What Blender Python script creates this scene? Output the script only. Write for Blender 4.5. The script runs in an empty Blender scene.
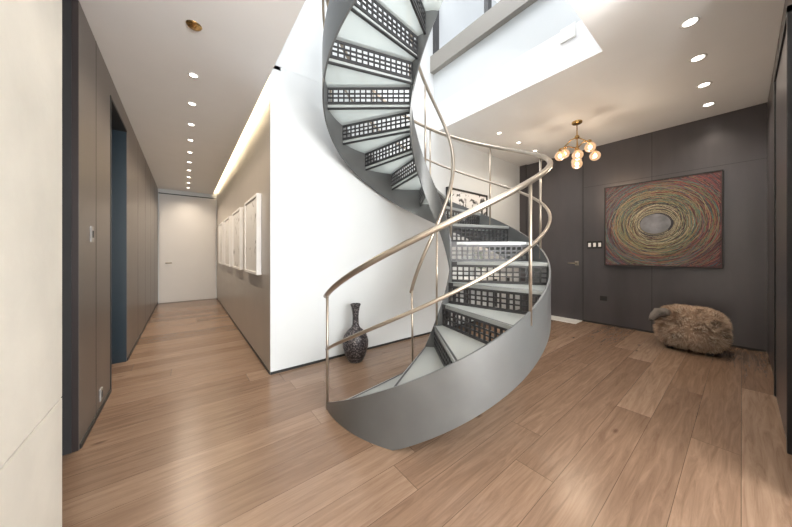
import bpy, math, random
from mathutils import Vector, Matrix
random.seed(7)
S=bpy.context.scene
try: S.view_settings.view_transform='Standard'
except Exception: pass
H=1.25
# ---------------------------------------------------------------- materials
def newmat(name):
    m=bpy.data.materials.new(name); m.use_nodes=True
    return m, m.node_tree.nodes, m.node_tree.links, m.node_tree.nodes['Principled BSDF']
def mat(name,col,rough=.5,metal=0,var=0,scale=4,bump=0,bscale=60,stretch=(1,1,1),spec=.5,emit=None,es=0):
    m,n,l,b=newmat(name)
    b.inputs['Base Color'].default_value=(*col,1); b.inputs['Roughness'].default_value=rough
    b.inputs['Metallic'].default_value=metal; b.inputs['Specular IOR Level'].default_value=spec
    tc=n.new('ShaderNodeTexCoord'); mp=n.new('ShaderNodeMapping'); mp.inputs['Scale'].default_value=stretch
    l.new(tc.outputs['Object'],mp.inputs['Vector'])
    ns=n.new('ShaderNodeTexNoise'); ns.inputs['Scale'].default_value=scale; ns.inputs['Detail'].default_value=6
    l.new(mp.outputs[0],ns.inputs['Vector'])
    cr=n.new('ShaderNodeValToRGB')
    v=max(var,.01)
    cr.color_ramp.elements[0].color=(*[c*(1-v) for c in col],1); cr.color_ramp.elements[0].position=.3
    cr.color_ramp.elements[1].color=(*[min(1,c*(1+v)) for c in col],1); cr.color_ramp.elements[1].position=.7
    l.new(ns.outputs['Fac'],cr.inputs['Fac']); l.new(cr.outputs[0],b.inputs['Base Color'])
    if bump:
        n2=n.new('ShaderNodeTexNoise'); n2.inputs['Scale'].default_value=bscale; l.new(mp.outputs[0],n2.inputs['Vector'])
        bp=n.new('ShaderNodeBump'); bp.inputs['Strength'].default_value=bump; bp.inputs['Distance'].default_value=.01
        l.new(n2.outputs['Fac'],bp.inputs['Height']); l.new(bp.outputs[0],b.inputs['Normal'])
    if emit: b.inputs['Emission Color'].default_value=(*emit,1); b.inputs['Emission Strength'].default_value=es
    return m
M={}
M['white']=mat('white_paint',(.63,.66,.675),.55,var=.01)
M['ceil']=mat('ceiling_paint',(.83,.835,.84),.6,var=.01)
M['enddoor']=mat('painted_door',(.62,.61,.60),.5,var=.01)
M['stone']=mat('limestone',(.66,.63,.565),.5,var=.10,scale=2.4,bump=.2,bscale=22)
M['joint']=mat('joint_dark',(.3,.28,.26),.8)
M['dark']=mat('bronze_panel',(.150,.132,.119),.33,metal=.4,var=.10,scale=2,stretch=(1.5,1.5,.35))
M['dark2']=mat('blackened_panel',(.094,.087,.092),.30,metal=.4,var=.15,scale=2,stretch=(1.5,1.5,.3))
M['seam']=mat('panel_seam',(.02,.02,.022),.6)
M['edge']=mat('pier_dark',(.045,.036,.036),.4,metal=.4)
M['taupe']=mat('taupe_plaster',(.42,.385,.345),.32,metal=.15,var=.05,scale=2)
M['blue']=mat('door_blue_black',(.014,.026,.037),.3)
M['black']=mat('black_trim',(.015,.015,.015),.5)
M['steel']=mat('painted_steel',(.145,.150,.151),.36,metal=.45,var=.10,scale=3)
M['beam']=mat('beam_paint',(.28,.265,.24),.5)
M['steeldk']=mat('grille_steel',(.052,.052,.055),.42,metal=.4)
M['rail']=mat('satin_nickel_bronze',(.40,.345,.285),.28,metal=.85)
M['brass']=mat('brass',(.55,.36,.15),.25,metal=1)
M['wframe']=mat('white_frame',(.80,.80,.79),.4)
M['marble']=mat('marble',(.82,.82,.80),.2,var=.06,scale=6)
M['plate']=mat('switch_plate',(.30,.29,.28),.4)
M['glow']=mat('lamp_glow',(1,1,1),.5,emit=(1,.93,.82),es=9)
M['cove']=mat('cove_glow',(1,1,1),.5,emit=(1,.78,.50),es=95)
M['bulb']=mat('bulb_glow',(1,1,1),.3,emit=(1,.85,.6),es=18)
M['leaf']=mat('orchid_leaf',(.06,.16,.05),.45)
M['petal']=mat('orchid_petal',(.85,.83,.84),.5)
M['pot']=mat('ceramic_pot',(.75,.75,.73),.25)
M['hoof']=mat('hoof',(.03,.025,.02),.5)
M['face']=mat('sheep_face',(.13,.11,.095),.8,var=.3,scale=20)
M['eye']=mat('eye_gloss',(.005,.005,.005),.1)
wool=[mat('wool_%d'%i,c,.95,spec=.1) for i,c in enumerate([(.58,.44,.33),(.40,.28,.20),(.72,.60,.48),(.17,.115,.08),(.88,.79,.68)])]
def globe_mat():
    m=bpy.data.materials.new('amber_glass'); m.use_nodes=True; n=m.node_tree.nodes; l=m.node_tree.links; n.clear()
    o=n.new('ShaderNodeOutputMaterial'); t=n.new('ShaderNodeBsdfTransparent'); t.inputs[0].default_value=(1,.80,.60,1)
    g=n.new('ShaderNodeBsdfGlossy'); g.inputs['Roughness'].default_value=.06; e=n.new('ShaderNodeEmission'); e.inputs[0].default_value=(1,.64,.38,1); e.inputs[1].default_value=1.25
    lw=n.new('ShaderNodeLayerWeight'); lw.inputs[0].default_value=.3
    a=n.new('ShaderNodeMixShader'); l.new(lw.outputs['Facing'],a.inputs[0]); l.new(t.outputs[0],a.inputs[1]); l.new(g.outputs[0],a.inputs[2])
    c=n.new('ShaderNodeMixShader'); c.inputs[0].default_value=.5; l.new(a.outputs[0],c.inputs[1]); l.new(e.outputs[0],c.inputs[2]); l.new(c.outputs[0],o.inputs[0]); return m
M['globe']=globe_mat()
def vase_mat():
    m,n,l,b=newmat('hammered_vase')
    tc=n.new('ShaderNodeTexCoord'); v=n.new('ShaderNodeTexVoronoi'); v.inputs['Scale'].default_value=56
    l.new(tc.outputs['Object'],v.inputs['Vector'])
    cr=n.new('ShaderNodeValToRGB'); cr.color_ramp.elements[0].color=(.17,.155,.155,1); cr.color_ramp.elements[0].position=.3
    cr.color_ramp.elements[1].color=(.03,.026,.03,1); cr.color_ramp.elements[1].position=.52
    l.new(v.outputs['Distance'],cr.inputs[0]); l.new(cr.outputs[0],b.inputs['Base Color'])
    bp=n.new('ShaderNodeBump'); bp.inputs['Strength'].default_value=.5; bp.inputs['Distance'].default_value=.006; bp.invert=True
    l.new(v.outputs['Distance'],bp.inputs['Height']); l.new(bp.outputs[0],b.inputs['Normal'])
    b.inputs['Metallic'].default_value=.4; b.inputs['Roughness'].default_value=.42
    return m
M['vase']=vase_mat()
def floor_mat():
    m,n,l,b=newmat('oak_planks')
    tc=n.new('ShaderNodeTexCoord'); W=.21; LEN=2.6
    sx=n.new('ShaderNodeSeparateXYZ'); l.new(tc.outputs['Object'],sx.inputs[0])
    def mth(op,a,bv=None):
        q=n.new('ShaderNodeMath'); q.operation=op
        if hasattr(a,'links'): l.new(a,q.inputs[0])
        else: q.inputs[0].default_value=a
        if bv is not None:
            if hasattr(bv,'links'): l.new(bv,q.inputs[1])
            else: q.inputs[1].default_value=bv
        return q.outputs[0]
    yy=mth('ADD',sx.outputs['Y'],30*W); row=mth('FLOOR',mth('DIVIDE',yy,W))
    wn=n.new('ShaderNodeTexWhiteNoise'); wn.noise_dimensions='1D'; l.new(row,wn.inputs['W'])
    xx=mth('ADD',mth('ADD',sx.outputs['X'],mth('MULTIPLY',wn.outputs['Value'],LEN*3)),20*LEN)
    cell=mth('FLOOR',mth('DIVIDE',xx,LEN))
    cb=n.new('ShaderNodeCombineXYZ'); l.new(cell,cb.inputs[0]); l.new(row,cb.inputs[1])
    w2=n.new('ShaderNodeTexWhiteNoise'); w2.noise_dimensions='2D'; l.new(cb.outputs[0],w2.inputs['Vector'])
    pc=n.new('ShaderNodeValToRGB'); E=pc.color_ramp.elements
    E[0].color=(.178,.112,.073,1); E[0].position=0; E[1].color=(.262,.177,.122,1); E[1].position=1
    e=E.new(.5); e.color=(.218,.140,.092,1)
    l.new(w2.outputs['Value'],pc.inputs[0])
    fy=mth('FRACT',mth('DIVIDE',yy,W)); fx=mth('FRACT',mth('DIVIDE',xx,LEN))
    s1=mth('LESS_THAN',fy,.012); s2=mth('LESS_THAN',fx,.0012); sm=mth('MAXIMUM',s1,s2)
    c2=n.new('ShaderNodeCombineXYZ'); l.new(mth('MULTIPLY',xx,1.0),c2.inputs[0]); l.new(mth('MULTIPLY',sx.outputs['Y'],13),c2.inputs[1]); l.new(mth('MULTIPLY',w2.outputs['Value'],30),c2.inputs[2])
    ns=n.new('ShaderNodeTexNoise'); ns.inputs['Scale'].default_value=2.0; ns.inputs['Detail'].default_value=10; ns.inputs['Roughness'].default_value=.68; ns.inputs['Distortion'].default_value=1.2
    l.new(c2.outputs[0],ns.inputs['Vector'])
    cr=n.new('ShaderNodeValToRGB'); cr.color_ramp.elements[0].position=.3; cr.color_ramp.elements[0].color=(.68,.65,.63,1)
    cr.color_ramp.elements[1].position=.66; cr.color_ramp.elements[1].color=(1.12,1.13,1.15,1)
    l.new(ns.outputs['Fac'],cr.inputs[0])
    mx=n.new('ShaderNodeMix'); mx.data_type='RGBA'; mx.blend_type='MULTIPLY'; mx.inputs[0].default_value=1
    l.new(pc.outputs[0],mx.inputs[6]); l.new(cr.outputs[0],mx.inputs[7])
    vo=n.new('ShaderNodeTexVoronoi'); vo.inputs['Scale'].default_value=1.5; c3=n.new('ShaderNodeCombineXYZ'); l.new(mth('MULTIPLY',xx,.9),c3.inputs[0]); l.new(mth('MULTIPLY',sx.outputs['Y'],2.2),c3.inputs[1]); l.new(c3.outputs[0],vo.inputs['Vector'])
    kr=n.new('ShaderNodeValToRGB'); kr.color_ramp.elements[0].color=(.35,.3,.27,1); kr.color_ramp.elements[0].position=.02; kr.color_ramp.elements[1].color=(1,1,1,1); kr.color_ramp.elements[1].position=.07
    l.new(vo.outputs['Distance'],kr.inputs[0])
    m1=n.new('ShaderNodeMix'); m1.data_type='RGBA'; m1.blend_type='MULTIPLY'; m1.inputs[0].default_value=.8
    l.new(mx.outputs[2],m1.inputs[6]); l.new(kr.outputs[0],m1.inputs[7])
    m2=n.new('ShaderNodeMix'); m2.data_type='RGBA'; l.new(sm,m2.inputs[0]); l.new(m1.outputs[2],m2.inputs[6]); m2.inputs[7].default_value=(.075,.045,.028,1)
    l.new(m2.outputs[2],b.inputs['Base Color'])
    b.inputs['Roughness'].default_value=.24
    bp=n.new('ShaderNodeBump'); bp.inputs['Strength'].default_value=.12; bp.inputs['Distance'].default_value=.005
    l.new(ns.outputs['Fac'],bp.inputs['Height']); l.new(bp.outputs[0],b.inputs['Normal'])
    return m
M['floor']=floor_mat()
def glass_tread():
    m=bpy.data.materials.new('frosted_glass'); m.use_nodes=True; n=m.node_tree.nodes; l=m.node_tree.links; n.clear()
    o=n.new('ShaderNodeOutputMaterial'); d=n.new('ShaderNodeBsdfDiffuse'); t=n.new('ShaderNodeBsdfTranslucent'); g=n.new('ShaderNodeBsdfGlossy'); tr=n.new('ShaderNodeBsdfTransparent')
    ns=n.new('ShaderNodeTexNoise'); ns.inputs['Scale'].default_value=3
    cr=n.new('ShaderNodeValToRGB'); cr.color_ramp.elements[0].color=(.70,.73,.715,1); cr.color_ramp.elements[1].color=(.80,.83,.815,1)
    l.new(ns.outputs['Fac'],cr.inputs[0]); l.new(cr.outputs[0],d.inputs[0]); l.new(cr.outputs[0],t.inputs[0])
    g.inputs['Roughness'].default_value=.12; tr.inputs[0].default_value=(.92,.96,.95,1)
    a=n.new('ShaderNodeMixShader'); a.inputs[0].default_value=.5; l.new(d.outputs[0],a.inputs[1]); l.new(t.outputs[0],a.inputs[2])
    c=n.new('ShaderNodeMixShader'); c.inputs[0].default_value=.45; l.new(a.outputs[0],c.inputs[1]); l.new(tr.outputs[0],c.inputs[2])
    f=n.new('ShaderNodeMixShader'); f.inputs[0].default_value=.08; l.new(c.outputs[0],f.inputs[1]); l.new(g.outputs[0],f.inputs[2])
    l.new(f.outputs[0],o.inputs[0]); return m
M['glass']=glass_tread()
def art_mat(name,scale,lo,hi,p0,p1,dist=2):
    m,n,l,b=newmat(name); tc=n.new('ShaderNodeTexCoord'); ns=n.new('ShaderNodeTexNoise'); ns.inputs['Scale'].default_value=scale
    ns.inputs['Detail'].default_value=5; ns.inputs['Distortion'].default_value=dist
    l.new(tc.outputs['Object'],ns.inputs['Vector']); cr=n.new('ShaderNodeValToRGB')
    cr.color_ramp.elements[0].color=(*lo,1); cr.color_ramp.elements[0].position=p0; cr.color_ramp.elements[1].color=(*hi,1); cr.color_ramp.elements[1].position=p1
    l.new(ns.outputs['Fac'],cr.inputs[0]); l.new(cr.outputs[0],b.inputs['Base Color']); b.inputs['Roughness'].default_value=.5; return m
M['print']=art_mat('sketch_print',3,(.40,.39,.38),(.74,.74,.73),.33,.40)
M['bwprint']=art_mat('abstract_print',3.2,(.04,.04,.04),(.78,.78,.78),.40,.46)
# ---------------------------------------------------------------- mesh builder
class B:
    def __init__(s): s.v=[];s.f=[];s.m=[];s.sm=[];s.mats=[]
    def mi(s,m):
        if m not in s.mats: s.mats.append(m)
        return s.mats.index(m)
    def add(s,vs,fs,m,smooth=False):
        o=len(s.v); s.v+= [tuple(x) for x in vs]; k=s.mi(m)
        for f in fs: s.f.append(tuple(i+o for i in f)); s.m.append(k); s.sm.append(smooth)
    def box(s,a,b,m):
        (x0,y0,z0),(x1,y1,z1)=a,b
        s.add([(x0,y0,z0),(x1,y0,z0),(x1,y1,z0),(x0,y1,z0),(x0,y0,z1),(x1,y0,z1),(x1,y1,z1),(x0,y1,z1)],
              [(0,3,2,1),(4,5,6,7),(0,1,5,4),(1,2,6,5),(2,3,7,6),(3,0,4,7)],m)
    def obox(s,o,u,v,w,m):
        o,u,v,w=map(Vector,(o,u,v,w)); P=[o,o+u,o+u+v,o+v]; P+= [p+w for p in P]
        s.add(P,[(0,3,2,1),(4,5,6,7),(0,1,5,4),(1,2,6,5),(2,3,7,6),(3,0,4,7)],m)
    def tube(s,pts,r,m,n=10,caps=True):
        pts=[Vector(p) for p in pts]; N=len(pts); R=r if isinstance(r,(list,tuple)) else [r]*N
        vs=[];fs=[]; up=None
        for i,p in enumerate(pts):
            t=(pts[min(i+1,N-1)]-pts[max(i-1,0)]).normalized()
            if up is None: up=Vector((0,0,1)) if abs(t.z)<.9 else Vector((1,0,0))
            a=(up-t*up.dot(t)).normalized(); b=t.cross(a); up=a
            for k in range(n):
                q=2*math.pi*k/n; vs.append(p+(a*math.cos(q)+b*math.sin(q))*R[i])
        for i in range(N-1):
            for k in range(n):
                k2=(k+1)%n; fs.append((i*n+k,i*n+k2,(i+1)*n+k2,(i+1)*n+k))
        if caps: fs.append(tuple(range(n))[::-1]); fs.append(tuple((N-1)*n+k for k in range(n)))
        s.add(vs,fs,m,True)
    def ell(s,c,r,m,nu=20,nv=12,pw=1):
        vs=[];fs=[];c=Vector(c); sg=lambda q:math.copysign(abs(q)**pw,q)
        for j in range(nv+1):
            ph=math.pi*j/nv
            for i in range(nu):
                th=2*math.pi*i/nu
                vs.append(c+Vector((r[0]*sg(math.sin(ph))*sg(math.cos(th)),r[1]*sg(math.sin(ph))*sg(math.sin(th)),r[2]*sg(math.cos(ph)))))
        for j in range(nv):
            for i in range(nu):
                i2=(i+1)%nu; fs.append((j*nu+i,(j+1)*nu+i,(j+1)*nu+i2,j*nu+i2))
        s.add(vs,fs,m,True)
    def lathe(s,c,prof,m,n=40):
        vs=[];fs=[]
        for (r,z) in prof:
            for i in range(n):
                t=2*math.pi*i/n; vs.append((c[0]+r*math.cos(t),c[1]+r*math.sin(t),c[2]+z))
        for j in range(len(prof)-1):
            for i in range(n):
                i2=(i+1)%n; fs.append((j*n+i,j*n+i2,(j+1)*n+i2,(j+1)*n+i))
        s.add(vs,fs,m,True)
    def obj(s,name,parent=None):
        me=bpy.data.meshes.new(name); me.from_pydata(s.v,[],s.f)
        for m in s.mats: me.materials.append(m)
        me.polygons.foreach_set('material_index',s.m); me.polygons.foreach_set('use_smooth',s.sm); me.update()
        o=bpy.data.objects.new(name,me); S.collection.objects.link(o)
        if parent: o.parent=parent
        return o
def empty(name,loc=(0,0,0)):
    e=bpy.data.objects.new(name,None); e.empty_display_size=.1; S.collection.objects.link(e); return e
# ---------------------------------------------------------------- shell
XL,XR,XD,YB,YE=-.53,.69,5.75,2.98,8.9
ZH,ZR=2.85,3.14
YS=-4.0
XE=.602
b=B(); b.box((-2,YS,-.1),(XD+.1,YE+.1,0),M['floor']); b.obj('floor')
b=B()
b.box((-2,YS,ZH),(XE,YE+.1,ZH+.05),M['ceil'])
b.box((.42,YS,ZH+.05),(XE,YB,3.55),M['white'])
b.box((-2,YB,3.16),(XR+.1,YE+.1,3.25),M['white'])
b.box((XE,YS,ZR),(XD+.1,.80,3.55),M['ceil'])
b.box((3.08,.80,ZR),(XD+.1,YB,3.55),M['ceil'])
b.obj('ceiling')
b=B(); D0,D1,DT=3.49,4.39,2.67
b.box((XL-.2,2.585,0),(XL,D0,ZH),M['dark']); b.box((XL-.2,D1,0),(XL,YE,ZH),M['dark']); b.box((XL-.2,D0,DT),(XL,D1,ZH),M['dark'])
b.box((-2,2.583,0),(XL-.002,2.60,ZH),M['edge']); b.box((XL-.09,2.578,0),(XL-.03,2.584,ZH),M['seam'])
for y in (3.0,5.3,6.2,7.1,8.0): b.box((XL-.003,y,0),(XL+.001,y+.006,ZH),M['seam'])
b.obj('wall_left')
b=B(); b.box((XL-.2,D0+.01,0),(XL-.15,D1-.01,DT-.01),M['blue'])
b.box((XL-.15,D0+.005,0),(XL+.004,D0+.03,DT),M['black']); b.box((XL-.15,D1-.03,0),(XL-.001,D1-.005,DT),M['blue']); b.box((XL-.15,D0+.03,DT-.03),(XL+.004,D1-.03,DT-.005),M['black'])
b.tube([(XL-.15,D0+.12,1.02),(XL-.10,D0+.12,1.02),(XL-.10,D0+.24,1.02)],.01,M['rail'])
b.obj('door_1')
b=B(); SX,SY=-.40,1.727; J=.656
b.box((SX-.22,YS,0),(SX,SY,J-.003),M['stone']); b.box((SX-.22,YS,J+.003),(SX,SY,ZH),M['stone']); b.box((SX-.21,YS,J-.003),(SX-.004,SY-.004,J+.003),M['joint'])
b.obj('wall_stone')
b=B(); b.box((-2.0,YS,0),(-1.9,2.583,ZH),M['white']); b.obj('wall_west')
b=B(); b.box((XR,YB+.002,0),(XR+.12,YE,3.16),M['taupe'])
b.obj('wall_hall_right')
b=B(); b.box((XR+.0005,YB,0),(XD+.1,YB+.12,3.20),M['white']); b.box((-.5,YB-.0006,3.20),(XD+.1,YB+.12,6.2),M['white']); b.obj('wall_back')
b=B(); b.box((XR+.001,YB-.008,0),(XD-.01,YB,.025),M['black']); b.obj('baseboard_back')
b=B(); b.box((XR-.008,YB+.01,0),(XR,YE-.01,.025),M['black']); b.obj('baseboard_hall_right')
b=B(); b.box((XL,2.60,0),(XL+.008,D0,.03),M['black']); b.box((XL,D1,0),(XL+.008,YE-.01,.03),M['black']); b.obj('baseboard_left')
b=B(); b.box((XL-.2,YE,0),(XR+.12,YE+.1,3.16),M['white']); b.obj('wall_hall_end')
b=B(); b.box((XL+.03,YE-.03,.01),(XR-.03,YE-.004,2.72),M['enddoor']); b.box((XL+.01,YE-.02,2.73),(XR-.01,YE-.001,2.75),M['black'])
b.tube([(XL+.15,YE-.03,1),(XL+.15,YE-.08,1),(XL+.27,YE-.08,1)],.012,M['rail']); b.obj('door_2')
b=B(); b.box((XD,-.3,0),(XD+.12,1.785,ZR),M['dark2']); b.box((XD,2.845,0),(XD+.12,YB,ZR),M['dark2']); b.box((XD+.06,1.785,0),(XD+.12,2.845,ZR),M['dark2'])
for y in (.86,): b.box((XD-.001,y,0),(XD+.003,y+.006,ZR),M['seam'])
b.box((XD-.001,-.2,2.44),(XD+.003,1.785,2.445),M['seam'])
b.obj('wall_east')
b=B(); b.box((XD+.006,1.80,.01),(XD+.05,2.83,ZR-.01),M['dark2']); b.box((XD+.0,1.787,0),(XD+.05,1.797,ZR),M['seam']); b.box((XD,2.833,0),(XD+.05,2.843,ZR),M['seam'])
b.box((XD-.004,1.86,1.02),(XD+.006,1.92,1.10),M['rail']); b.tube([(XD,1.89,1.06),(XD-.05,1.89,1.06),(XD-.05,2.02,1.06)],.011,M['rail']); b.obj('door_3')
b=B(); b.box((XD-.008,-.19,0),(XD,1.785,.03),M['black']); b.obj('baseboard_east')
b=B(); b.box((2.4,-.34,0),(XD,-.2,ZR),M['dark2'])
for x in (4.12,4.9): b.box((x,-.203,0),(x+.012,-.199,ZR),M['seam'])
b.obj('wall_right')
b=B(); b.box((3.0,-.198,0),(4.05,-.185,2.75),M['dark2']); b.box((2.96,-.199,0),(3.0,-.175,2.79),M['black']); b.box((4.05,-.199,0),(4.09,-.175,2.79),M['black']); b.box((2.96,-.199,2.75),(4.09,-.175,2.79),M['black'])
b.obj('door_4')
b=B(); b.box((2.4,YS,0),(2.5,-.34,ZR),M['white']); b.obj('wall_lounge_right')
b=B(); b.box((-2,YS-.1,0),(2.5,YS,.25),M['white']); b.box((-2,YS-.1,2.75),(2.5,YS,3.2),M['white']); b.obj('wall_south')
b=B()
for x in (-.40,.53,1.46,2.34): b.box((x,YS-.08,.25),(x+.06,YS-.02,2.75),M['black'])
b.box((-.4,YS-.08,.25),(2.4,YS-.02,.31),M['black']); b.box((-.4,YS-.08,2.69),(2.4,YS-.02,2.75),M['black']); b.obj('window_1')
b=B(); b.box((3.08,.80,3.55),(3.2,YB,4.07),M['white']); b.box((3.066,1.02,3.42),(3.08,1.16,3.56),M['wframe']); b.obj('wall_stairwell')
b=B(); b.box((3.0,.0,4.05),(3.2,YB,4.30),M['beam'])
for y in (.0,1.0,2.0,YB-.06): b.box((3.06,y,4.30),(3.14,y+.06,6.2),M['steeldk'])
b.box((3.06,0,5.2),(3.14,YB,5.27),M['steeldk']); b.box((3.0,0,6.1),(3.2,YB,6.25),M['steeldk']); b.obj('window_2')
b=B()
for x in (-.5,.4,1.3,2.2,3.1): b.box((x,-.2,6.2),(x+.09,YB+.1,6.35),M['steeldk'])
for y in (-.2,.9,1.95,YB): b.box((-.5,y,6.2),(3.2,y+.09,6.36),M['steeldk'])
b.obj('window_3')
b=B(); b.box((.42,YB+.05,ZH+.06),(.50,YE-.05,ZH+.09),M['cove']); b.obj('cove_light_strip')
# ---------------------------------------------------------------- staircase
C=Vector((1.92,1.90)); R=1.03; RI=.20
K=.0087; T0=171.; N=18; RISE=3.5/N; DT_=RISE/K; TH0=189.
TEND=TH0+N*DT_
def P(r,t,z): a=math.radians(t); return Vector((C.x+r*math.cos(a),C.y+r*math.sin(a),z))
zt=lambda t: K*(t-T0)+.045
st=empty('spiral_staircase')
def band(r,th,t0,t1,h,m,name,top=zt,n=150):
    b=B(); vs=[];fs=[]
    for i in range(n+1):
        t=t0+(t1-t0)*i/n; a=top(t); c=max(0.0,a-h); a=max(a,.03)
        for (rr,z) in ((r-th/2,c),(r+th/2,c),(r+th/2,a),(r-th/2,a)): vs.append(P(rr,t,z))
    for i in range(n):
        for k in range(4):
            k2=(k+1)%4; fs.append((i*4+k,i*4+k2,(i+1)*4+k2,(i+1)*4+k))
    fs.append((3,2,1,0)); fs.append(tuple(n*4+k for k in range(4)))
    b.add(vs,fs,m,False); o=b.obj(name,st)
    for i,p in enumerate(o.data.polygons): p.use_smooth=True
    mod=o.modifiers.new('es','EDGE_SPLIT'); mod.split_angle=math.radians(35)
band(R,.014,T0,TEND+12,.40,M['steel'],'outer_stringer')
band(RI,.014,T0,TEND+12,.36,M['steel'],'inner_stringer',n=220)
bt=B(); br=B(); ra,rb=RI+.008,R-.008
for i in range(N):
    t0=TH0+i*DT_; t1=t0+DT_; z=(i+1)*RISE
    if i==N-1: t1+=14
    n=8; vs=[];fs=[]
    for k in range(n+1):
        t=t0-.8+(t1-t0+.8)*k/n
        for (rr,zz) in ((ra,z-.028),(rb,z-.028),(rb,z),(ra,z)): vs.append(P(rr,t,zz))
    for k in range(n):
        for q in range(4):
            q2=(q+1)%4; fs.append((k*4+q,k*4+q2,(k+1)*4+q2,(k+1)*4+q))
    fs.append((3,2,1,0)); fs.append(tuple(n*4+q for q in range(4)))
    bt.add(vs,fs,M['glass'])
    a=math.radians(t0); d=Vector((math.cos(a),math.sin(a),0)); tn=Vector((-d.y,d.x,0))
    zb=i*RISE+(0.004 if i==0 else .0); ztop=z-.03; Hh=ztop-zb
    o=P(ra,t0,0); L=rb-ra; th=.012
    def bar(s0,s1,z0,z1,m=M['steeldk']): br.obox(o+d*s0+Vector((0,0,z0)),d*(s1-s0),tn*th,Vector((0,0,z1-z0)),m)
    bar(0,L,zb,zb+.024); bar(0,L,ztop-.020,ztop)
    br.obox(P(ra,t0-1.0,z-.03),d*L,tn*.014,Vector((0,0,.031)),M['steeldk'])
    rows=3
    for r_ in range(1,rows): zz=zb+.024+(Hh-.044)*r_/rows; bar(0,L,zz-.006,zz+.006)
    cols=15
    for c in range(cols+1):
        s=L*c/cols; bar(max(0,s-.007),min(L,s+.007),zb+.024,ztop-.020)
    if i<N-1:
        a2=math.radians(t1-.8); d2=Vector((math.cos(a2),math.sin(a2),0)); tn2=Vector((-d2.y,d2.x,0))
        br.obox(P(ra,t1-.8,z-.045),d2*L,tn2*.02,Vector((0,0,.015)),M['steeldk'])
bt.obj('glass_treads',st); br.obj('perforated_risers',st)
b=B()
def helix(r,dz,t0,t1,n=160): return [P(r,t0+(t1-t0)*i/n,zt(t0+(t1-t0)*i/n)+dz) for i in range(n+1)]
e1=TEND+10
b.tube(helix(R,.87,T0-2,e1),.021,M['rail'],12)
b.tube(helix(R,.43,T0,e1),.013,M['rail'],8)
b.tube(helix(RI+.02,.86,T0-4,e1,240),.017,M['rail'],10)
b.obj('handrails',st)
b=B()
for t in (T0+.6,265,315,360,405,450,495,540,580):
    b.tube([P(R,t,max(0,zt(t)-.1) if t>T0+1 else 0.0),P(R,t,zt(t)+.86)],.011,M['rail'],10)
for t in (T0+.6,240,330,420,510,580):
    b.tube([P(RI+.01,t,max(0,zt(t)-.05)if t>T0+1 else 0),P(RI+.02,t,zt(t)+.86)],.010,M['rail'],10)
b.obj('balusters',st)
# ---------------------------------------------------------------- painting
b=B(); y0,y1,z0,z1=.163,1.445,1.05,2.36
pm=[mat('paint_%d'%i,c,.5) for i,c in enumerate([(.25,.055,.05),(.30,.13,.09),(.20,.17,.065),(.34,.29,.16),(.06,.14,.15),(.10,.05,.065),(.46,.40,.28),(.025,.022,.03),(.12,.18,.12),(.10,.11,.18)])]
pe=empty('abstract_painting')
f=B(); X=XD-.05
f.box((X,y0,z0),(XD-.002,y1,z1),mat('canvas_base',(.075,.033,.036),.6,var=.5,scale=6)); 
for (a,c) in (((X-.01,y0-.012,z0-.012),(XD-.002,y0,z1+.012)),((X-.01,y1,z0-.012),(XD-.002,y1+.012,z1+.012)),((X-.01,y0,z0-.012),(XD-.002,y1,z0)),((X-.01,y0,z1),(XD-.002,y1,z1+.012))): f.box(a,c,M['black'])
f.obj('canvas',pe)
cy,cz=.82,1.70
for s in range(800):
    u=random.random(); rad=.22+.78*u**.9
    ox=random.gauss(0,.03+.07*u); oz=random.gauss(0,.03+.07*u); ec=random.uniform(.88,1.14); ph=random.uniform(0,6.28); wob=random.uniform(0,.04)
    a0=random.uniform(0,6.28); L=random.uniform(.8,3.6); am=a0+L/2
    left=math.cos(am)>0   # +y side of the canvas is cooler in hue
    if rad<.34: ci=random.choice([3,6,6,2,8,7,3,7])
    elif rad<.52: ci=random.choice([2,3,2,8,4,3,7,1,7])
    elif rad<.70: ci=random.choice([0,1,2,5,4,8,7] if not left else [4,8,9,2,0,4,7,5])
    else: ci=random.choice([0,5,1,5,0,7,4] if not left else [0,5,9,4,8,7,7])
    w=random.choice([.0012,.0015,.002,.0027]); nn=50
    xx=X-.0004-.0000028*s; prev=None; vs=[];fs=[]
    for i in range(nn+1):
        a=a0+L*i/nn; rr=rad*(1+wob*math.sin(3*a+ph))
        def q(r): return (cy+ox+r*ec*math.cos(a), cz+oz+r*math.sin(a))
        A=q(rr-w);Bq=q(rr+w)
        ok=all(y0+.005<p[0]<y1-.005 and z0+.005<p[1]<z1-.005 for p in (A,Bq))
        if ok:
            vs+=[(xx,A[0],A[1]),(xx,Bq[0],Bq[1])]
            if prev is not None: j=len(vs); fs.append((j-4,j-3,j-1,j-2))
            prev=1
        else: prev=None
    b.add(vs,fs,pm[ci])
def disc(r,m,xo):
    n=48; b.add([(X-xo,cy,cz)]+[(X-xo,cy+r*1.05*math.cos(6.2832*i/n),cz+r*.92*math.sin(6.2832*i/n)) for i in range(n)],[(0,1+i,1+(i+1)%n) for i in range(n)],m)
disc(.225,pm[7],.0030); disc(.165,mat('centre_grey',(.19,.195,.215),.5,var=.3,scale=9),.0034)
for s in range(60):
    rr=random.uniform(.17,.23); n=48; w=.002; xx=X-.0036-.00001*s; m=pm[random.choice([7,7,6,3,7])]; a0=random.uniform(0,6.28);L=random.uniform(1,4); vs=[]
    for i in range(n+1):
        a=a0+L*i/n
        for r in (rr-w,rr+w): vs.append((xx,cy+r*1.05*math.cos(a),cz+r*.92*math.sin(a)))
    b.add(vs,[(2*i,2*i+1,2*i+3,2*i+2) for i in range(n)],m)
b.obj('brush_swirls',pe)
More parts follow.
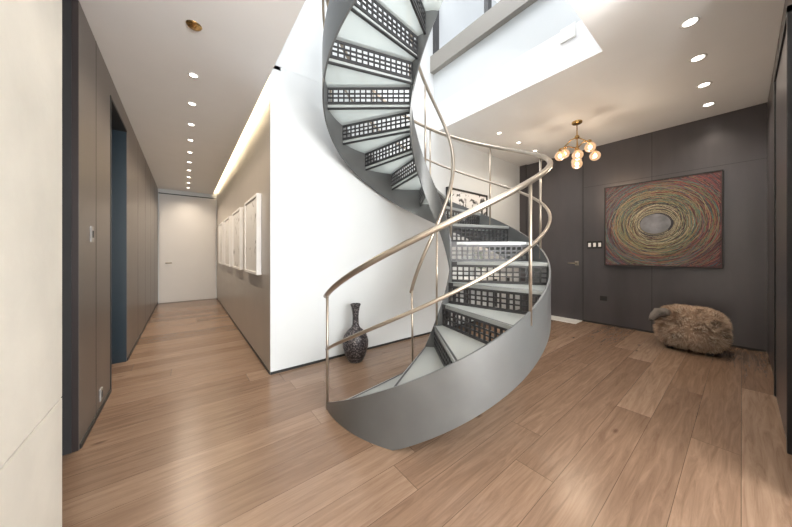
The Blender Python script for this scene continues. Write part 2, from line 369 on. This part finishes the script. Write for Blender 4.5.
# ---------------------------------------------------------------- hall pictures
def picture(ya,yb,za,zb):
    e=empty('framed_picture'); b=B(); d=.05; x1=XR-.002; x0=x1-d; w=.03
    b.box((x0,ya,za),(x1,ya+w,zb),M['wframe']);b.box((x0,yb-w,za),(x1,yb,zb),M['wframe']);b.box((x0,ya+w,za),(x1,yb-w,za+w),M['wframe']);b.box((x0,ya+w,zb-w),(x1,yb-w,zb),M['wframe'])
    b.obj('frame',e); b=B(); b.box((x0+.012,ya+w,za+w),(x1-.004,yb-w,zb-w),M['print']); b.obj('print',e)
for i in range(4): picture(3.38+i*1.2,4.18+i*1.2,1.0,1.93)
e=empty('framed_picture'); b=B(); yy=YB-.002
xa,xb,za,zb=3.36,4.48,1.78,2.33
b.box((xa,yy-.04,za),(xa+.03,yy,zb),M['black']);b.box((xb-.03,yy-.04,za),(xb,yy,zb),M['black']);b.box((xa+.03,yy-.04,za),(xb-.03,yy,za+.03),M['black']);b.box((xa+.03,yy-.04,zb-.03),(xb-.03,yy,zb),M['black'])
b.obj('frame',e); b=B(); b.box((xa+.03,yy-.028,za+.03),(xb-.03,yy-.002,zb-.03),M['bwprint']); b.obj('print',e)
# ---------------------------------------------------------------- vase
b=B(); pr=[(0.0,0),(.075,0),(.085,.01),(.12,.08),(.145,.17),(.148,.23),(.13,.30),(.09,.355),(.05,.39),(.036,.43),(.034,.50),(.038,.56),(.048,.62),(.06,.655),(.058,.66),(.045,.63),(.03,.56),(.028,.5),(.028,.44)]
b.lathe((0,0,0),pr,M['vase'],56); o=b.obj('tall_vase'); o.location=(1.56,2.76,0)
# ---------------------------------------------------------------- sheep pouf
sh=empty('sheep_pouf'); sc=Vector((5.17,.41,.285)); ra3=(.26,.30,.245); PW=.66
b=B(); b.ell(sc,[r*.97 for r in ra3],wool[1],40,24,pw=PW); b.obj('body',sh)
b=B(); sg=lambda q:math.copysign(abs(q)**PW,q)
def noise3(p): return math.sin(p.x*17+math.sin(p.y*13)*2)+math.sin(p.y*19+p.z*11)+math.sin(p.z*23+p.x*7)
for s in range(30000):
    cph=random.uniform(-1,1); ph=math.acos(cph); th=random.uniform(0,6.2832)
    p=Vector((ra3[0]*sg(math.sin(ph))*sg(math.cos(th)),ra3[1]*sg(math.sin(ph))*sg(math.sin(th)),ra3[2]*sg(math.cos(ph))))
    n=Vector((p.x/ra3[0]**2,p.y/ra3[1]**2,p.z/ra3[2]**2)).normalized()
    cl=noise3(p*1.4)
    rnd=Vector((math.sin(cl*3+p.y*20),math.cos(cl*2+p.z*25),math.sin(cl*4)*.6))
    d=(n*.9+rnd*.35+Vector((random.gauss(0,.25),random.gauss(0,.25),random.gauss(0,.25)))).normalized()
    L=random.uniform(.03,.06); w=random.uniform(.0014,.003); side=d.cross(n+Vector((.01,.02,.03))).normalized()*w
    A=sc+p; Bp=A+d*L*.55; Cc=Bp+(d*.6+rnd*.35+n*.1+Vector((0,0,-.15)))*L*.55
    if Cc.z<.004: Cc.z=.004+random.random()*.01
    if Bp.z<.004: Bp.z=.004+random.random()*.01
    mi=int(abs(cl*1.0+random.gauss(0,.8)))%5
    b.add([A-side,A+side,Bp+side*.9,Bp-side*.9,Cc],[(0,1,2,3),(3,2,4)],wool[mi])
b.obj('wool',sh)
b=B()
hd=Vector((4.93,.655,.43))
b.tube([hd+Vector(v) for v in ((.10,-.10,.0),(.03,-.03,.035),(-.01,.02,.035),(-.04,.05,.0),(-.065,.072,-.045),(-.075,.082,-.065))],[.05,.064,.062,.05,.038,.02],M['face'],16)
b.ell(hd+Vector((-.075,.083,-.06)),(.026,.026,.02),M['hoof'])
for sgn in (1,-1):
    sd=Vector((.7,.7,0))*sgn; c0=hd+Vector((.01,0,.055))+sd*.045
    b.tube([c0,c0+sd*.04,c0+sd*.085+Vector((0,0,-.03))],[.012,.024,.004],M['face'],10)
    b.ell(hd+Vector((-.035,.035,.022))+sd*.040,(.010,.010,.010),M['eye'],10,8)
b.obj('head',sh)
b=B()
for dx in (-.12,.12):
    for dy in (-.17,.17):
        c=(sc.x+dx,sc.y+dy,0); b.tube([(c[0],c[1],.18),(c[0],c[1],.05)],[.045,.028],M['face'],12); b.tube([(c[0],c[1],.05),(c[0],c[1],0)],[.03,.036],M['hoof'],12)
b.obj('feet',sh)
# ---------------------------------------------------------------- chandelier
ch=empty('globe_chandelier'); cc=Vector((4.45,1.46,ZR)); b=B()
b.lathe((cc.x,cc.y,ZR),[(0,-.03),(.055,-.03),(.065,-.02),(.065,0)],M['brass'],32)
b.tube([cc+Vector((0,0,-.02)),cc+Vector((0,0,-.42))],.008,M['brass']); b.ell(cc+Vector((0,0,-.22)),(.03,.03,.03),M['brass']); b.ell(cc+Vector((0,0,-.40)),(.028,.028,.04),M['brass'])
gb=B(); bb=B()
for k,(an,ln,dz) in enumerate([(20,.21,-.50),(85,.17,-.40),(140,.24,-.48),(200,.20,-.53),(255,.18,-.42),(315,.24,-.49),(0,.0,-.60)]):
    a=math.radians(an); st_=cc+Vector((0,0,-.22 if k%2 else -.38)); en=cc+Vector((ln*math.cos(a),ln*math.sin(a),dz+.09))
    b.tube([st_,(st_+en)/2+Vector((0,0,.03)),en],.008,M['brass'],8); b.tube([en,en+Vector((0,0,-.04))],[.014,.022],M['brass'],12)
    g=en+Vector((0,0,-.10)); gb.ell(g,(.068,.068,.068),M['globe'],24,14); bb.ell(g+Vector((0,0,.060)),(.030,.030,.022),M['brass'],12,8); bb.ell(g,(.024,.024,.03),M['bulb'],12,8)
b.obj('arms',ch); gb.obj('globes',ch); bb.obj('sockets_and_bulbs',ch)
# ---------------------------------------------------------------- console + orchid
e=empty('console_table'); b=B(); b.box((3.45,2.62,.80),(4.75,2.95,.84),M['wframe'])
for x in (3.47,4.69):
    for y in (2.64,2.89): b.box((x,y,0),(x+.04,y+.04,.80),M['steeldk'])
b.box((3.5,2.66,.2),(4.7,2.91,.22),M['wframe']); b.obj('table',e)
e=empty('potted_orchid'); b=B(); oc=Vector((4.05,2.79,.84))
b.lathe(oc,[(0,0),(.06,0),(.085,.06),(.09,.14),(.08,.14),(.0,.13)],M['pot'],28)
for k in range(7):
    a=k*.9; d=Vector((math.cos(a),math.sin(a)*.7,0)); pts=[oc+Vector((0,0,.13)),oc+d*.1+Vector((0,0,.2)),oc+d*.19+Vector((0,0,.15))]
    sd=Vector((-d.y,d.x,0)).normalized(); b.add([pts[0]-sd*.01,pts[0]+sd*.01,pts[1]-sd*.03,pts[1]+sd*.03,pts[2]],[(0,1,3,2),(2,3,4)],M['leaf'])
for sgn in (-1,1,.35,-.4):
    pts=[oc+Vector((sgn*.3*(t/8)**1.6,-.02*abs(sgn),.13+.46*math.sin(t/8*1.75))) for t in range(9)]
    b.tube(pts,.004,M['leaf'],6)
    for t in (4,5,6,7,8):
        c=pts[t]+Vector((0,-.02,-.01)); 
        for p_ in range(5):
            a=p_*1.2566+.3; d=Vector((math.cos(a),0,math.sin(a))); q=Vector((-d.z,0,d.x))
            b.add([c,c+d*.022+q*.018+Vector((0,-.006,0)),c+d*.045,c+d*.022-q*.018+Vector((0,-.006,0))],[(0,1,2,3)],M['petal'])
b.obj('orchid',e)
# ---------------------------------------------------------------- unseen lamps on stands, added behind the camera to brighten the ceiling
def fill_lamp(x,y,pw):
    e=empty('added_fill_lamp'); b=B()
    b.lathe((x,y,0),[(0,0),(.15,0),(.15,.015),(.02,.03),(.012,.05),(.012,1.72),(.04,1.74),(.17,1.85),(.168,1.855),(.03,1.76),(0,1.755)],M['steeldk'],32); b.obj('stand_and_bowl',e)
    L=bpy.data.lights.new('fill_uplight','AREA'); L.shape='DISK'; L.size=.26; L.energy=pw; L.color=(1,.97,.93)
    o=bpy.data.objects.new('fill_uplight',L); o.location=(x,y,1.84); o.rotation_euler=(math.pi,0,0); S.collection.objects.link(o); o.parent=e
fill_lamp(0.1,-1.3,105); fill_lamp(2.1,-1.5,105)
# ---------------------------------------------------------------- small things
b=B(); b.box((5.42,1.80,0),(5.74,2.80,.012),M['marble']); b.obj('doormat')
def plate(name,a,c,parts):
    b=B(); b.box(a,c,M['plate'])
    for p in parts: b.box(p[0],p[1],p[2])
    return b.obj(name)
plate('light_switch',(XL,2.84,1.33),(XL+.008,2.90,1.44),[((XL+.008,2.86,1.36),(XL+.012,2.88,1.41),M['black'])])
plate('power_outlet',(XL,3.11,.08),(XL+.008,3.18,.17),[((XL+.008,3.13,.10),(XL+.011,3.16,.15),M['seam'])])
b=B()
for k in range(3): 
    ya=1.50+k*.075; b.box((XD-.014,ya,1.33),(XD-.001,ya+.070,1.46),M['black']); b.box((XD-.017,ya+.014,1.36),(XD-.013,ya+.054,1.43),M['wframe'])
b.obj('wall_keypad')
b=B(); b.box((XD-.012,1.43,.42),(XD-.001,1.53,.50),M['black']); b.box((XD-.015,1.45,.44),(XD-.012,1.475,.48),M['seam']); b.obj('power_outlet')
b=B(); b.lathe((.05,2.37,ZH),[(0,-.012),(.035,-.012),(.045,-.004),(.047,0)],M['brass'],28); b.obj('smoke_detector')
def downlight(x,y,z,pw,r=.035,col=(1,.88,.74)):
    e=empty('recessed_downlight'); b=B()
    b.lathe((x,y,z),[(r*1.0,-.001),(r*1.35,-.006),(r*1.5,0)],M['wframe'],24)
    b.lathe((x,y,z),[(0,-.002),(r,-.002)],M['glow'],24); b.obj('trim_ring',e)
    L=bpy.data.lights.new('lamp','SPOT'); L.energy=pw; L.spot_size=math.radians(140); L.spot_blend=.8; L.color=col; L.shadow_soft_size=.04
    o=bpy.data.objects.new('lamp',L); o.location=(x,y,z-.02); S.collection.objects.link(o); o.parent=e
for k in range(10): downlight(.06,3.04+.59*k,ZH,44,.028,(1,.84,.66))
for x in (3.26,3.92,4.6,5.25): downlight(x,.26,ZR,32,.042)
for x in (3.9,4.5,5.1): downlight(x,2.35,ZR,22,.028)
# ---------------------------------------------------------------- lights
def area(name,loc,rot,sx,sy,pw,col=(1,1,1)):
    L=bpy.data.lights.new(name,'AREA'); L.shape='RECTANGLE'; L.size=sx; L.size_y=sy; L.energy=pw; L.color=col
    o=bpy.data.objects.new(name,L); o.location=loc; o.rotation_euler=rot; S.collection.objects.link(o); return o
area('skylight_daylight',(1.6,1.6,6.6),(0,0,0),3.4,3.0,320,(.98,.99,1))
area('window_daylight',(1.0,YS-.3,1.5),(math.radians(98),0,0),3.2,2.5,490,(1,.99,.97))
P_=bpy.data.lights.new('chandelier_lamp','POINT'); P_.energy=28; P_.color=(1,.80,.6); P_.shadow_soft_size=.15
o=bpy.data.objects.new('chandelier_lamp',P_); o.location=cc+Vector((0,0,-.80)); S.collection.objects.link(o); o.parent=ch
w=bpy.data.worlds.new('sky'); S.world=w; w.use_nodes=True; bg=w.node_tree.nodes['Background']; bg.inputs[0].default_value=(.93,.96,1,1); bg.inputs[1].default_value=1.1
# ---------------------------------------------------------------- camera
cam=bpy.data.cameras.new('camera'); cam.sensor_width=36; cam.lens=270/792*36; cam.shift_y=-10.5/792; cam.clip_start=.02
o=bpy.data.objects.new('camera',cam); o.location=(0,0,H); o.rotation_euler=(math.radians(90),0,math.radians(-38)); S.collection.objects.link(o); S.camera=o
